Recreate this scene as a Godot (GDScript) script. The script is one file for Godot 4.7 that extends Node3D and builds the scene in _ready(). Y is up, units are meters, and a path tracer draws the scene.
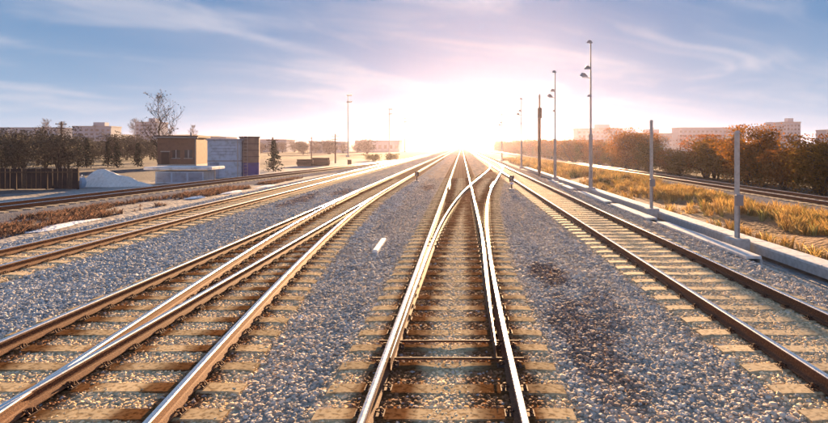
extends Node3D
# A rail yard seen from a driver's cab, low sun ahead. y up, metres; the tracks run along -z.
# Sleeper tops lie at y = 0, rail heads at y = 0.18, the land around the ballast at y = -0.2.

const SUN_AZ := 3.0      # degrees to the right of straight ahead
const SUN_EL := 7.6
const CLOUD_SHIFT := 9.4
const EXPOSURE := 4.8
const GROUND_Y := -0.2
const RAIL_BASE := 0.008
const GAUGE_HALF := 0.7525

var rng := RandomNumberGenerator.new()
var M := {}
var taken := {}
var patch_noise := FastNoiseLite.new()
var fine_noise := FastNoiseLite.new()

# ------------------------------------------------------------------ helpers

func numbered(called: String) -> String:
	if not taken.has(called):
		taken[called] = 0
		return called
	taken[called] += 1
	return "%s_%03d" % [called, taken[called]]

func thing(called: String, label: String, category: String, at := Vector3.ZERO, turn := 0.0, group := "") -> Node3D:
	var o := Node3D.new()
	o.name = numbered(called)
	add_child(o)
	o.position = at
	o.rotation.y = turn
	tag(o, label, category, group)
	return o

func tag(o: Node, label: String, category: String, group := "", kind := "") -> void:
	if label: o.set_meta("label", label)
	if category: o.set_meta("category", category)
	if group: o.set_meta("group", group)
	if kind: o.set_meta("kind", kind)

func part(called: String, mesh: Mesh, m: Material, parent: Node, at := Vector3.ZERO, turn := 0.0) -> MeshInstance3D:
	var o := MeshInstance3D.new()
	o.name = called
	o.mesh = mesh
	if m: o.material_override = m
	o.position = at
	o.rotation.y = turn
	parent.add_child(o, true)
	return o

func top(called: String, mesh: Mesh, m: Material, at := Vector3.ZERO) -> MeshInstance3D:
	return part(numbered(called), mesh, m, self, at)

func begin() -> SurfaceTool:
	var st := SurfaceTool.new()
	st.begin(Mesh.PRIMITIVE_TRIANGLES)
	return st

func lin(r: float, g: float, b: float) -> Color:
	return Color(r, g, b).linear_to_srgb()

func mat(c: Color, rough := 0.9, metal := 0.0) -> StandardMaterial3D:
	var m := StandardMaterial3D.new()
	m.albedo_color = c
	m.roughness = rough
	m.metallic = metal
	return m

func tri(st: SurfaceTool, a: Vector3, b: Vector3, c: Vector3, n: Vector3, col := Color.WHITE) -> void:
	var flip := (b - a).cross(c - a).dot(n) > 0.0
	st.set_normal(n); st.set_color(col)
	st.add_vertex(a)
	st.set_normal(n); st.set_color(col)
	st.add_vertex(c if flip else b)
	st.set_normal(n); st.set_color(col)
	st.add_vertex(b if flip else c)

func quad(st: SurfaceTool, a: Vector3, b: Vector3, c: Vector3, d: Vector3, out := Vector3.ZERO, col := Color.WHITE) -> void:
	var n := (c - a).cross(d - b).normalized()
	if n.dot(out) < 0.0: n = -n
	tri(st, a, b, c, n, col)
	tri(st, a, c, d, n, col)

func box(st: SurfaceTool, c: Vector3, s: Vector3, b := Basis.IDENTITY, taper := 1.0) -> void:
	var p := []
	for y in [-1, 1]:
		for k in [[-1, -1], [1, -1], [1, 1], [-1, 1]]:
			var f: float = taper if y > 0 else 1.0
			p.append(c + b * Vector3(k[0] * s.x * 0.5 * f, y * s.y * 0.5, k[1] * s.z * 0.5 * f))
	quad(st, p[0], p[1], p[2], p[3], -b.y)
	quad(st, p[4], p[5], p[6], p[7], b.y)
	for k in 4:
		var j := (k + 1) % 4
		var mid: Vector3 = (p[k] + p[j] + p[k + 4] + p[j + 4]) / 4.0
		quad(st, p[k], p[j], p[j + 4], p[k + 4], mid - c)

func boxm(s: Vector3, taper := 1.0) -> ArrayMesh:
	var st := begin()
	box(st, Vector3(0, s.y * 0.5, 0), s, Basis.IDENTITY, taper)
	return st.commit()

# a box whose upper and vertical edges are cut off by c; base at y = 0
func bevel(st: SurfaceTool, o: Vector3, s: Vector3, c: float) -> void:
	var ring := func(y: float, inset: float) -> Array:
		var hx := s.x * 0.5 - inset
		var hz := s.z * 0.5 - inset
		var k := c
		return [Vector3(hx - k, y, -hz), Vector3(hx, y, -hz + k), Vector3(hx, y, hz - k), Vector3(hx - k, y, hz), Vector3(-hx + k, y, hz), Vector3(-hx, y, hz - k), Vector3(-hx, y, -hz + k), Vector3(-hx + k, y, -hz)]
	var rings := [ring.call(0.0, 0.0), ring.call(s.y - c, 0.0), ring.call(s.y, c)]
	for r in 2:
		for k in 8:
			var j := (k + 1) % 8
			var a: Vector3 = rings[r][k]
			var b: Vector3 = rings[r][j]
			var cc: Vector3 = rings[r + 1][j]
			var d: Vector3 = rings[r + 1][k]
			var mid := (a + b + cc + d) / 4.0
			quad(st, o + a, o + b, o + cc, o + d, Vector3(mid.x / s.x, 0.2 * r, mid.z / s.z))
	for e in [0, 2]:
		for k in range(1, 7):
			tri(st, o + rings[e][0], o + rings[e][k], o + rings[e][k + 1], Vector3.UP if e else Vector3.DOWN)

func bevelm(s: Vector3, c: float) -> ArrayMesh:
	var st := begin()
	bevel(st, Vector3.ZERO, s, c)
	return st.commit()

func tube(st: SurfaceTool, pts: Array, radii: Array, sides := 8, cap := true) -> void:
	var rings := []
	var norms := []
	for i in pts.size():
		var dir: Vector3 = (pts[mini(i + 1, pts.size() - 1)] - pts[maxi(i - 1, 0)]).normalized()
		var u := dir.cross(Vector3.RIGHT if absf(dir.x) < 0.8 else Vector3.UP).normalized()
		var v := dir.cross(u)
		var ring := []
		var nn := []
		for k in sides:
			var a := TAU * k / sides
			var n := u * cos(a) + v * sin(a)
			ring.append(pts[i] + n * radii[i])
			nn.append(n)
		rings.append(ring)
		norms.append(nn)
	for i in pts.size() - 1:
		for k in sides:
			var j := (k + 1) % sides
			smooth_quad(st, [rings[i][k], rings[i][j], rings[i + 1][j], rings[i + 1][k]], [norms[i][k], norms[i][j], norms[i + 1][j], norms[i + 1][k]])
	if cap:
		for e in [0, pts.size() - 1]:
			var n: Vector3 = (pts[1] - pts[0]).normalized() * (-1.0 if e == 0 else 1.0)
			for k in range(1, sides - 1):
				tri(st, rings[e][0], rings[e][k], rings[e][k + 1], n)

func smooth_quad(st: SurfaceTool, p: Array, n: Array, col := Color.WHITE) -> void:
	for t in [[0, 1, 2], [0, 2, 3]]:
		var flip: bool = (p[t[1]] - p[t[0]]).cross(p[t[2]] - p[t[0]]).dot(n[t[0]] + n[t[1]] + n[t[2]]) > 0.0
		for k in ([t[0], t[2], t[1]] if flip else t):
			st.set_normal(n[k]); st.set_color(col)
			st.add_vertex(p[k])

func tubem(pts: Array, radii: Array, sides := 8) -> ArrayMesh:
	var st := begin()
	tube(st, pts, radii, sides)
	return st.commit()

func noise_tex(kind: int, freq: float, ramp: Array, size := 512, seed_ := 1, octaves := 4, normal := false) -> NoiseTexture2D:
	var n := FastNoiseLite.new()
	n.seed = seed_
	n.noise_type = kind
	n.frequency = freq
	n.fractal_octaves = octaves
	if octaves <= 1: n.fractal_type = FastNoiseLite.FRACTAL_NONE
	var t := NoiseTexture2D.new()
	t.width = size
	t.height = size
	t.seamless = true
	t.noise = n
	if ramp.size():
		var g := Gradient.new()
		var offs := PackedFloat32Array()
		var cols := PackedColorArray()
		for r in ramp:
			offs.append(r[0]); cols.append(r[1])
		g.offsets = offs
		g.colors = cols
		t.color_ramp = g
	return t

func triplanar(m: StandardMaterial3D, scale: float, world := true) -> StandardMaterial3D:
	m.uv1_triplanar = true
	m.uv1_world_triplanar = world
	m.uv1_scale = Vector3(scale, scale, scale)
	return m

# ------------------------------------------------------------------ the place's plan

# how far the diverging rails of the turnout ahead have left the straight ones, at distance d
func cross_off(d: float) -> float:
	if d < 6.0: return 0.0
	if d < 35.5: return 0.00345 * (d - 6.0) * (d - 6.0) * 0.5
	var s := 0.00345 * 29.5
	var e := 0.00345 * 29.5 * 29.5 * 0.5 + s * (d - 35.5)
	var lead := s * s / (2.0 * 0.00345)
	var start := 35.5 + (4.92 - lead - 0.00345 * 29.5 * 29.5 * 0.5) / s
	if d < start: return e
	var t := minf(d - start, s / 0.00345)
	return 4.92 - lead + s * t - 0.00345 * t * t * 0.5

# the same for the turnout on the left, which opens towards the camera
func branch_off(d: float) -> float:
	if d > 32.0: return 0.0
	var t := 32.0 - d
	if t < 28.5: return 0.0043 * t * t * 0.5
	return 0.0043 * 28.5 * 28.5 * 0.5 + 0.0043 * 28.5 * (t - 28.5)

const MAIN_X := -0.17
const RIGHT_X := 4.75
const LEFT_X := -5.2
const OUTER_LEFT_X := -10.5
const OUTER_RIGHT_X := 17.4

func siding_x(d: float) -> float:
	return -22.4 + 0.107 * d

func main_range(a: float, b: float) -> Array:
	var out := []
	var d := a
	while d < b:
		out.append(d)
		d += 0.8 if d < 90.0 else 20.0
	out.append(b)
	return out

# ------------------------------------------------------------------ rails and sleepers

const RAIL := [[-0.07, 0.0], [0.07, 0.0], [0.07, 0.012], [0.02, 0.03], [0.009, 0.045], [0.009, 0.122], [0.036, 0.134], [0.036, 0.158], [0.027, 0.169], [0.0, 0.172], [-0.027, 0.169], [-0.036, 0.158], [-0.036, 0.134], [-0.009, 0.122], [-0.009, 0.045], [-0.02, 0.03], [-0.07, 0.012]]

func rail_mesh(pts: Array, widths := []) -> ArrayMesh:
	var rust := begin()
	var bright := begin()
	for i in pts.size() - 1:
		var frames := []
		for e in [i, i + 1]:
			var dir: Vector3 = (pts[mini(e + 1, pts.size() - 1)] - pts[maxi(e - 1, 0)]).normalized()
			frames.append([pts[e], dir.cross(Vector3.UP).normalized(), widths[e] if widths.size() else 1.0])
		for k in RAIL.size():
			var p: Array = RAIL[k]
			var q: Array = RAIL[(k + 1) % RAIL.size()]
			var n2 := Vector2(q[1] - p[1], -(q[0] - p[0])).normalized()
			var st := bright if k >= 7 and k <= 10 else rust
			var c := []
			for f in frames:
				c.append(f[0] + f[1] * p[0] * f[2] + Vector3.UP * p[1])
				c.append(f[0] + f[1] * q[0] * f[2] + Vector3.UP * q[1])
			var n: Vector3 = frames[0][1] * n2.x + Vector3.UP * n2.y
			tri(st, c[0], c[1], c[3], n)
			tri(st, c[0], c[3], c[2], n)
	for e in [0, pts.size() - 1]:
		var dir: Vector3 = (pts[1] - pts[0]) if e == 0 else (pts[-2] - pts[-1])
		var side := dir.normalized().cross(Vector3.UP)
		var w: float = widths[e] if widths.size() else 1.0
		box(rust, pts[e] + Vector3(0, 0.08, 0) + dir.normalized() * 0.02, Vector3(0.02 * w, 0.15, 0.03), Basis(side, Vector3.UP, side.cross(Vector3.UP)))
	var m := rust.commit()
	bright.commit(m)
	m.surface_set_material(0, M.rust)
	m.surface_set_material(1, M.steel)
	return m

func rail(called: String, parent: Node3D, fx: Callable, a: float, b: float, lift := 0.0, taper_from := -1.0, taper_to := -1.0, label := "") -> MeshInstance3D:
	var pts := []
	var ws := []
	for d in main_range(a, b):
		pts.append(Vector3(fx.call(d), RAIL_BASE + lift, -d) - parent.position)
		var w := 1.0
		if taper_from >= 0.0:
			w = clampf(lerpf(0.18, 1.0, (d - taper_from) / (taper_to - taper_from)), 0.18, 1.0)
		ws.append(w)
	var o := part(called, rail_mesh(pts, ws), null, parent)
	if label: o.set_meta("label", label)
	return o

func sleeper_mesh(length: float, stained: Array, seed_: int) -> ArrayMesh:
	# a pre-stressed concrete sleeper along x; stained = places along x that are brown with rail rust
	var r := RandomNumberGenerator.new()
	r.seed = seed_
	var st := begin()
	var xs := []
	var n := int(length / 0.13)
	for k in n + 1: xs.append(-length * 0.5 + length * k / n)
	var rings := []
	var cols := []
	for x in xs:
		var mid: float = clampf(1.0 - absf(x) / (length * 0.28), 0.0, 1.0)
		var y := -0.012 * mid * mid + r.randf_range(-0.002, 0.002)
		if x == xs[0] or x == xs[-1]: y -= 0.012
		rings.append([Vector3(x, -0.2, -0.145), Vector3(x, y - 0.02, -0.125), Vector3(x, y, -0.108), Vector3(x, y, 0.108), Vector3(x, y - 0.02, 0.125), Vector3(x, -0.2, 0.145)])
		var dirt := 0.0
		for s in stained: dirt = maxf(dirt, clampf(2.6 - absf(x - s * 0.86) / 0.16 + r.randf_range(-0.3, 0.3), 0.0, 1.0))
		var base := Color(0.74, 0.57, 0.34) * r.randf_range(0.86, 1.08)
		cols.append(base.lerp(Color(0.15, 0.058, 0.018) * r.randf_range(0.75, 1.25), dirt * 0.92))
	for i in xs.size() - 1:
		for k in 5:
			var p := [rings[i][k], rings[i][k + 1], rings[i + 1][k + 1], rings[i + 1][k]]
			var nn: Vector3 = (p[2] - p[0]).cross(p[3] - p[1]).normalized()
			var mid: Vector3 = (p[0] + p[1] + p[2] + p[3]) / 4.0
			if nn.dot(Vector3(0, mid.y + 0.1, mid.z * 2.0)) < 0.0: nn = -nn
			var flip: bool = (p[1] - p[0]).cross(p[2] - p[0]).dot(nn) > 0.0
			for t in [[0, 1, 2], [0, 2, 3]]:
				for q in ([t[0], t[2], t[1]] if flip else t):
					st.set_normal(nn)
					st.set_color(cols[i] if q == 0 or q == 1 else cols[i + 1])
					st.add_vertex(p[q])
	for e in [0, xs.size() - 1]:
		for k in range(1, 5):
			tri(st, rings[e][0], rings[e][k], rings[e][k + 1], Vector3(signf(xs[e]), 0, 0), cols[e])
	return st.commit()

func fastening_mesh() -> ArrayMesh:
	var st := begin()
	box(st, Vector3(0, 0.004, 0), Vector3(0.30, 0.008, 0.15))
	for s in [-1, 1]:
		tube(st, [Vector3(s * 0.135, 0.008, -0.045), Vector3(s * 0.105, 0.04, -0.05), Vector3(s * 0.062, 0.032, -0.02), Vector3(s * 0.062, 0.032, 0.02), Vector3(s * 0.105, 0.04, 0.05), Vector3(s * 0.135, 0.008, 0.045)], [0.009, 0.009, 0.009, 0.009, 0.009, 0.009], 5)
		tube(st, [Vector3(s * 0.112, 0.006, 0), Vector3(s * 0.112, 0.062, 0)], [0.015, 0.012], 6)
	return st.commit()

# sleepers from distance a to b under the rails at the offsets given by seats(d) -> Array of x (world)
func sleepers(t: Node3D, a: float, b: float, near_to: float, seats: Callable, stained: bool, skip = null) -> void:
	var far := begin()
	var any_far := false
	var d := a
	while d < b:
		var xs: Array = seats.call(d)
		var lo: float = xs.min() - 0.56
		var hi: float = xs.max() + 0.56
		var dd := d + rng.randf_range(-0.025, 0.025)
		if skip != null and skip.call(d):
			d += 0.6
			continue
		if d < near_to:
			var length := snappedf(hi - lo, 0.02)
			var rel := []
			if stained:
				for x in xs: rel.append(snappedf(x - (lo + hi) * 0.5, 0.05))
			var key := "%s %.2f %s %d" % [stained, length, rel, rng.randi() % 4]
			if not taken.has(key): taken[key] = sleeper_mesh(length, rel, hash(key))
			var s := part("sleeper", taken[key], (M.sleeper if stained else M.sleeper_clean)[rng.randi() % 3], t, Vector3((lo + hi) * 0.5 + rng.randf_range(-0.015, 0.015), 0, -dd) - t.position, rng.randf_range(-0.008, 0.008))
			if d < 26.0:
				for x in xs:
					part("fastening", M.fastening_mesh, M.fastening, s, Vector3(x - s.position.x - t.position.x, 0.0, 0))
		else:
			any_far = true
			box(far, Vector3((lo + hi) * 0.5, -0.1, -dd) - t.position, Vector3(hi - lo, 0.2, 0.25))
		d += 0.6
	if any_far:
		var f := part("far_sleepers", far.commit(), M.sleeper_far_brown if stained else M.sleeper_far, t)
		f.set_meta("kind", "stuff")

# ------------------------------------------------------------------ plants

func leaf(st: SurfaceTool, p: Vector3, size: float, r: RandomNumberGenerator, col: Color) -> void:
	var a := Vector3(r.randf_range(-1, 1), r.randf_range(-0.7, 0.9), r.randf_range(-1, 1)).normalized()
	var b := a.cross(Vector3(r.randf_range(-1, 1), r.randf_range(-1, 1), r.randf_range(-1, 1))).normalized()
	var n := a.cross(b).normalized()
	if n.y < 0: n = -n
	tri(st, p - a * size * 0.1, p + a * size * 0.5 + b * size * 0.34, p + a * size, n, col)
	tri(st, p - a * size * 0.1, p + a * size, p + a * size * 0.5 - b * size * 0.34, n, col)

# a scrub tree about one unit of height tall: limbs and a crown of leaves in clumps
func scrub(seed_: int, h: float, w: float, leaves: int, leaf_size: float, cols: Array) -> Array:
	var r := RandomNumberGenerator.new()
	r.seed = seed_
	var wood := begin()
	var crown := begin()
	var tips := []
	var stems := 4 + r.randi() % 3
	for s in stems:
		var az := TAU * s / stems + r.randf_range(-0.4, 0.4)
		var p := Vector3(cos(az) * 0.12, -0.1, sin(az) * 0.12)
		var pts := [p]
		var rad := [0.07]
		var reach := r.randf_range(0.25, 0.9) * w * 0.5
		for k in 5:
			var f := (k + 1) / 5.0
			pts.append(Vector3(cos(az) * reach * f + r.randf_range(-0.1, 0.1), h * f * r.randf_range(0.78, 0.92), sin(az) * reach * f + r.randf_range(-0.1, 0.1)))
			rad.append(0.07 * (1.0 - f) + 0.012)
			if k > 0:
				for q in 3:
					var tip: Vector3 = pts[-1] + Vector3(r.randf_range(-1, 1) * w * 0.26, r.randf_range(-0.25, 0.3) * h * 0.6, r.randf_range(-1, 1) * w * 0.26)
					tube(wood, [pts[-1], (pts[-1] + tip) * 0.5 + Vector3(0, 0.08, 0), tip], [0.022, 0.014, 0.006], 4, false)
					tips.append(tip)
		tube(wood, pts, rad, 6, false)
	for k in 16:
		var az := r.randf() * TAU
		var q := sqrt(r.randf())
		tips.append(Vector3(cos(az) * w * 0.46 * q, h * r.randf_range(0.12, 0.95 - 0.35 * q), sin(az) * w * 0.46 * q))
	for k in leaves:
		var c: Vector3 = tips[r.randi() % tips.size()]
		var g := Vector3(r.randfn(), r.randfn() * 0.8, r.randfn()) * 0.16 * w * 0.5
		var p := c + g
		p.y = clampf(p.y, 0.05, h * 1.08)
		var col: Color = cols[r.randi() % cols.size()]
		leaf(crown, p, leaf_size * r.randf_range(0.6, 1.3), r, col * r.randf_range(0.7, 1.25))
	return [wood.commit(), crown.commit()]

func branch(st: SurfaceTool, tips: Array, p: Vector3, dir: Vector3, length: float, rad: float, depth: int, r: RandomNumberGenerator) -> void:
	var pts := [p]
	var rads := [rad]
	var d := dir
	for k in 3:
		d = (d + Vector3(r.randf_range(-0.22, 0.22), r.randf_range(-0.05, 0.16), r.randf_range(-0.22, 0.22))).normalized()
		pts.append(pts[-1] + d * length / 3.0)
		rads.append(rad * (1.0 - 0.2 * (k + 1)))
	tube(st, pts, rads, 6 if depth > 2 else 4, false)
	tips.append(pts[-1])
	if depth == 0: return
	for k in (3 if depth > 1 else 4):
		var at: Vector3 = pts[1 + r.randi() % 3]
		var side := Vector3(r.randf_range(-1, 1), 0, r.randf_range(-1, 1)).normalized()
		branch(st, tips, at, (d * 0.75 + side * r.randf_range(0.45, 0.95) + Vector3(0, 0.15, 0)).normalized(), length * r.randf_range(0.5, 0.72), maxf(rad * 0.5, 0.014), depth - 1, r)
	branch(st, tips, pts[-1], d, length * 0.66, rad * 0.4, depth - 1, r)

func bare_tree(label: String, at: Vector3, h: float, seed_: int, leaves: int, group := "", called := "bare_tree", lean := 1.0) -> Node3D:
	var r := RandomNumberGenerator.new()
	r.seed = seed_
	var t := thing(called, label, "tree", at, 0.0, group)
	var wood := begin()
	var twigs := begin()
	var tips := []
	var trunk := [Vector3(0, -0.2, 0)]
	var rad := [h * 0.017]
	for k in 7:
		var f := (k + 1) / 7.0
		trunk.append(Vector3(r.randf_range(-0.03, 0.03) * h * f * lean, h * 0.84 * f, r.randf_range(-0.03, 0.03) * h * f))
		rad.append(h * 0.017 * (1.0 - f * 0.86))
	tube(wood, trunk, rad, 8, false)
	for k in range(2, 8):
		for q in 4:
			var az := r.randf() * TAU
			var f := k / 7.0
			branch(twigs, tips, trunk[k], Vector3(cos(az), r.randf_range(0.35, 1.1), sin(az)).normalized(), h * (0.29 - 0.17 * f) * r.randf_range(0.7, 1.2), maxf(rad[k] * 0.62, 0.02), 2, r)
	part("trunk", wood.commit(), M.bark, t)
	part("limbs", twigs.commit(), M.bark, t)
	if leaves:
		var st := begin()
		for k in leaves:
			var c: Vector3 = tips[r.randi() % tips.size()]
			leaf(st, c + Vector3(r.randfn(), r.randfn(), r.randfn()) * h * 0.018, h * 0.02, r, Color(0.07, 0.055, 0.035) * r.randf_range(0.6, 1.2))
		part("crown", st.commit(), M.leaf_plain, t)
	return t

func conifer(label: String, at: Vector3, h: float, w: float, seed_: int, group := "") -> void:
	var r := RandomNumberGenerator.new()
	r.seed = seed_
	var t := thing("conifer", label, "tree", at, 0.0, group)
	part("trunk", tubem([Vector3(0, -0.2, 0), Vector3(0, h * 0.5, 0), Vector3(0, h * 0.97, 0)], [h * 0.022, h * 0.014, 0.01], 7), M.bark, t)
	var st := begin()
	var boughs := int(90 + 20 * h)
	for k in boughs:
		var f := pow(r.randf(), 0.8)
		var y := h * (0.04 + 0.95 * f)
		var reach := w * 0.5 * (1.0 - f) * r.randf_range(0.65, 1.15) + 0.06
		var az := r.randf() * TAU
		var dir := Vector3(cos(az), r.randf_range(-0.5, -0.05), sin(az))
		for q in 9:
			var g := (q + 1) / 9.0
			leaf(st, Vector3(0, y, 0) + dir * reach * g + Vector3(r.randfn(), r.randfn(), r.randfn()) * 0.05, 0.2 * r.randf_range(0.7, 1.3), r, Color(0.03, 0.045, 0.03) * r.randf_range(0.6, 1.5))
	part("crown", st.commit(), M.leaf_plain, t)

func tuft_mesh(seed_: int, blades: int, h: float, spread: float) -> ArrayMesh:
	var r := RandomNumberGenerator.new()
	r.seed = seed_
	var st := begin()
	for k in blades:
		var az := r.randf() * TAU
		var out := Vector3(cos(az), 0, sin(az))
		var p := out * spread * r.randf() * 0.6
		var hh := h * r.randf_range(0.45, 1.1)
		var side := Vector3(-out.z, 0, out.x) * 0.012
		var mid := p + out * spread * 0.35 + Vector3(0, hh * 0.65, 0)
		var tip := p + out * spread * r.randf_range(0.6, 1.4) + Vector3(0, hh, 0)
		var n := (out + Vector3(0, 0.6, 0)).normalized()
		tri(st, p - side, p + side, mid + side * 0.8, n)
		tri(st, p - side, mid + side * 0.8, mid - side * 0.8, n)
		tri(st, mid - side * 0.8, mid + side * 0.8, tip, n)
	return st.commit()

func multi(called: String, mesh: Mesh, m: Material, places: Array, cols: Array, label: String, category: String) -> void:
	var mm := MultiMesh.new()
	mm.transform_format = MultiMesh.TRANSFORM_3D
	mm.use_colors = true
	mm.mesh = mesh
	mm.instance_count = places.size()
	for i in places.size():
		mm.set_instance_transform(i, places[i])
		mm.set_instance_color(i, cols[i])
	var o := MultiMeshInstance3D.new()
	o.name = numbered(called)
	o.multimesh = mm
	o.material_override = m
	add_child(o)
	tag(o, label, category, "", "stuff")

# ------------------------------------------------------------------ ballast

func track_centres(d: float) -> Array:
	return [MAIN_X, RIGHT_X, LEFT_X, OUTER_LEFT_X, MAIN_X + cross_off(d), LEFT_X + branch_off(d)]

# colour of the ballast: grey-blue stone, painted warm sun glow from the middle rightwards, pale dust in the four-foot, rust along the rails
func ballast_color(x: float, d: float) -> Color:
	var n := patch_noise.get_noise_2d(x * 9.0, d * 1.1)
	var n2 := fine_noise.get_noise_2d(x * 6.0, d * 5.0)
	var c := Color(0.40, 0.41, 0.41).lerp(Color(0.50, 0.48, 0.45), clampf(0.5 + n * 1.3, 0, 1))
	if x > -3.0 + 0.5 * n2 + 0.8 * n: c = Color(0.45, 0.41, 0.36).lerp(Color(0.60, 0.50, 0.39), clampf(0.5 + n * 1.3, 0, 1))  # warm glow of the low sun, painted into the stone colour
	var sand := 0.0
	var rust := 0.0
	var k := 0
	for cx in track_centres(d):
		var off := absf(x - cx) + 0.07 * n2 + 0.06 * n
		var clean := k == 1 or k == 3
		if k == 4 and (d < 6.0 or d > 84.0) or k == 5 and d > 32.0:
			k += 1
			continue
		sand = maxf(sand, smoothstep(1.45, 1.2, off))
		if clean:
			rust = maxf(rust, 0.75 * smoothstep(0.13, 0.06, absf(off - 0.75)))
		else:
			var middle := 0.62 if k == 0 or k == 4 else 0.72
			var wide := 0.36 if k == 0 or k == 4 else 0.26
			rust = maxf(rust, 0.95 * smoothstep(wide + 0.09, wide - 0.07, absf(off - middle)))
		k += 1
	c = c.lerp(Color(0.80, 0.60, 0.35), sand * 0.9)
	c = c.lerp(Color(0.22, 0.09, 0.032), rust)
	# brown oily and rusty spills on the stones
	for s in [[1.85, 11.7, 0.5, 1.1, 0.75], [1.75, 7.6, 0.42, 2.6, 0.6], [2.5, 9.2, 0.3, 1.4, 0.35], [-2.2, 36.0, 0.5, 3.0, 0.6], [-8.3, 28.0, 0.6, 4.5, 0.6], [-7.2, 32.0, 0.5, 3.5, 0.6], [-4.1, 24.0, 0.5, 3.0, 0.4]]:
		var q := Vector2((x - s[0]) / s[2], (d - s[1]) / s[3]).length() + n2 * 0.5 + n * 0.5
		c = c.lerp(Color(0.20, 0.09, 0.045), s[4] * smoothstep(1.1, 0.5, q))
	return c * (1.0 + 0.25 * n2)

func ballast_height(x: float, d: float) -> float:
	var y := -0.048 + 0.012 * fine_noise.get_noise_2d(x * 14.0, d * 14.0)
	for cx in track_centres(d): y = maxf(y, -0.05 + 0.032 * smoothstep(1.35, 1.15, absf(x - cx)) + 0.008 * fine_noise.get_noise_2d(x * 14.0, d * 14.0))
	y -= 0.16 * smoothstep(-12.6, -13.6, x) + 0.16 * smoothstep(6.75, 7.4, x)
	return y

func strip(called: String, xs: Array, ds: Array, height: Callable, color: Callable, shift: Callable, m: Material) -> MeshInstance3D:
	var st := begin()
	for d in ds:
		for x in xs:
			st.set_color(color.call(x, d))
			st.set_normal(Vector3.UP)
			st.add_vertex(Vector3(x + shift.call(d), height.call(x, d), -d))
	var w := xs.size()
	for i in ds.size() - 1:
		for k in w - 1:
			var a := i * w + k
			for q in [a, a + w, a + 1, a + 1, a + w, a + w + 1]: st.add_index(q)
	st.generate_normals()
	var o := top(called, st.commit(), m)
	o.set_meta("kind", "structure")
	return o

# ------------------------------------------------------------------ yard furniture

func floodlight(parent: Node3D, at: Vector3, turn: float, s := 1.0) -> void:
	var st := begin()
	box(st, Vector3(0, 0, 0), Vector3(0.42, 0.10, 0.30) * s, Basis(Vector3.RIGHT, 0.35), 0.7)
	box(st, Vector3(0, 0.09 * s, -0.03), Vector3(0.22, 0.1, 0.16) * s, Basis(Vector3.RIGHT, 0.35))
	var o := part("lamp_head", st.commit(), M.lamp_metal, parent, at, turn)
	part("lamp_glass", boxm(Vector3(0.34, 0.012, 0.22) * s), M.lamp_glass, o, Vector3(0, -0.065, 0.02) * s)

func right_lamp(at: Vector3, h: float, label: String, full := true) -> void:
	var t := thing("lamp_post", label, "lamp post", at, 0.0, "lamp posts along the right of the tracks")
	part("plinth", bevelm(Vector3(0.5, 0.35, 0.5), 0.03), M.concrete, t)
	if not full:
		part("shaft", bevelm(Vector3(0.11, h - 0.35, 0.11), 0.015), M.concrete, t, Vector3(0, 0.35, 0))
		part("junction_box", bevelm(Vector3(0.2, 0.3, 0.12), 0.015), M.lamp_metal, t, Vector3(0, 1.25, 0.115))
		part("conduit", tubem([Vector3(0.03, 0.3, 0.07), Vector3(0.03, 1.27, 0.07)], [0.016, 0.016], 6), M.lamp_metal, t)
		part("cap", boxm(Vector3(0.14, 0.07, 0.14), 0.5), M.concrete, t, Vector3(0, h, 0))
		return
	part("lower_pole", tubem([Vector3(0, 0.3, 0), Vector3(0, h * 0.38, 0)], [0.13, 0.11], 12), M.pole, t)
	part("upper_pole", tubem([Vector3(0, h * 0.38 - 0.02, 0), Vector3(0, h, 0)], [0.07, 0.04], 10), M.pole, t)
	part("collar", tubem([Vector3(0, h * 0.38 - 0.08, 0), Vector3(0, h * 0.38 + 0.06, 0)], [0.135, 0.12], 12), M.pole, t)
	var arm := begin()
	tube(arm, [Vector3(0, h * 0.76, 0), Vector3(-0.55, h * 0.765, 0)], [0.03, 0.025], 6)
	part("bracket", arm.commit(), M.pole, t)
	floodlight(t, Vector3(-0.42, h * 0.775 + 0.02, 0.0), 0.4)
	floodlight(t, Vector3(-0.2, h * 0.825, 0.05), -0.2)
	floodlight(t, Vector3(-0.1, h * 0.64, 0.1), 0.0, 0.6)
	floodlight(t, Vector3(-0.06, h - 0.03, 0), 0.0, 0.85)
	part("access_door", boxm(Vector3(0.12, 0.5, 0.012)), M.lamp_metal, t, Vector3(0, 0.9, 0.124))

func yard_mast(at: Vector3, h: float, label: String) -> void:
	var t := thing("lighting_mast", label, "mast", at, 0.0, "tall lighting masts on the left of the yard")
	part("base", bevelm(Vector3(1.0, 0.5, 1.0), 0.05), M.concrete, t)
	part("mast_pole", tubem([Vector3(0, 0.4, 0), Vector3(0, h * 0.5, 0), Vector3(0, h, 0)], [0.2, 0.15, 0.09], 10), M.pole, t)
	part("platform", tubem([Vector3(0, h - 2.1, 0), Vector3(0, h - 1.95, 0)], [0.45, 0.45], 10), M.pole, t)
	for k in 2:
		part("crossarm", boxm(Vector3(1.5, 0.1, 0.1)), M.pole, t, Vector3(0.35, h - 0.25 - 1.8 * k, 0))
		for x in [-0.1, 0.4, 0.95]:
			floodlight(t, Vector3(x, h - 0.05 - 1.8 * k, 0.12), 0.1, 1.3)

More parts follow.
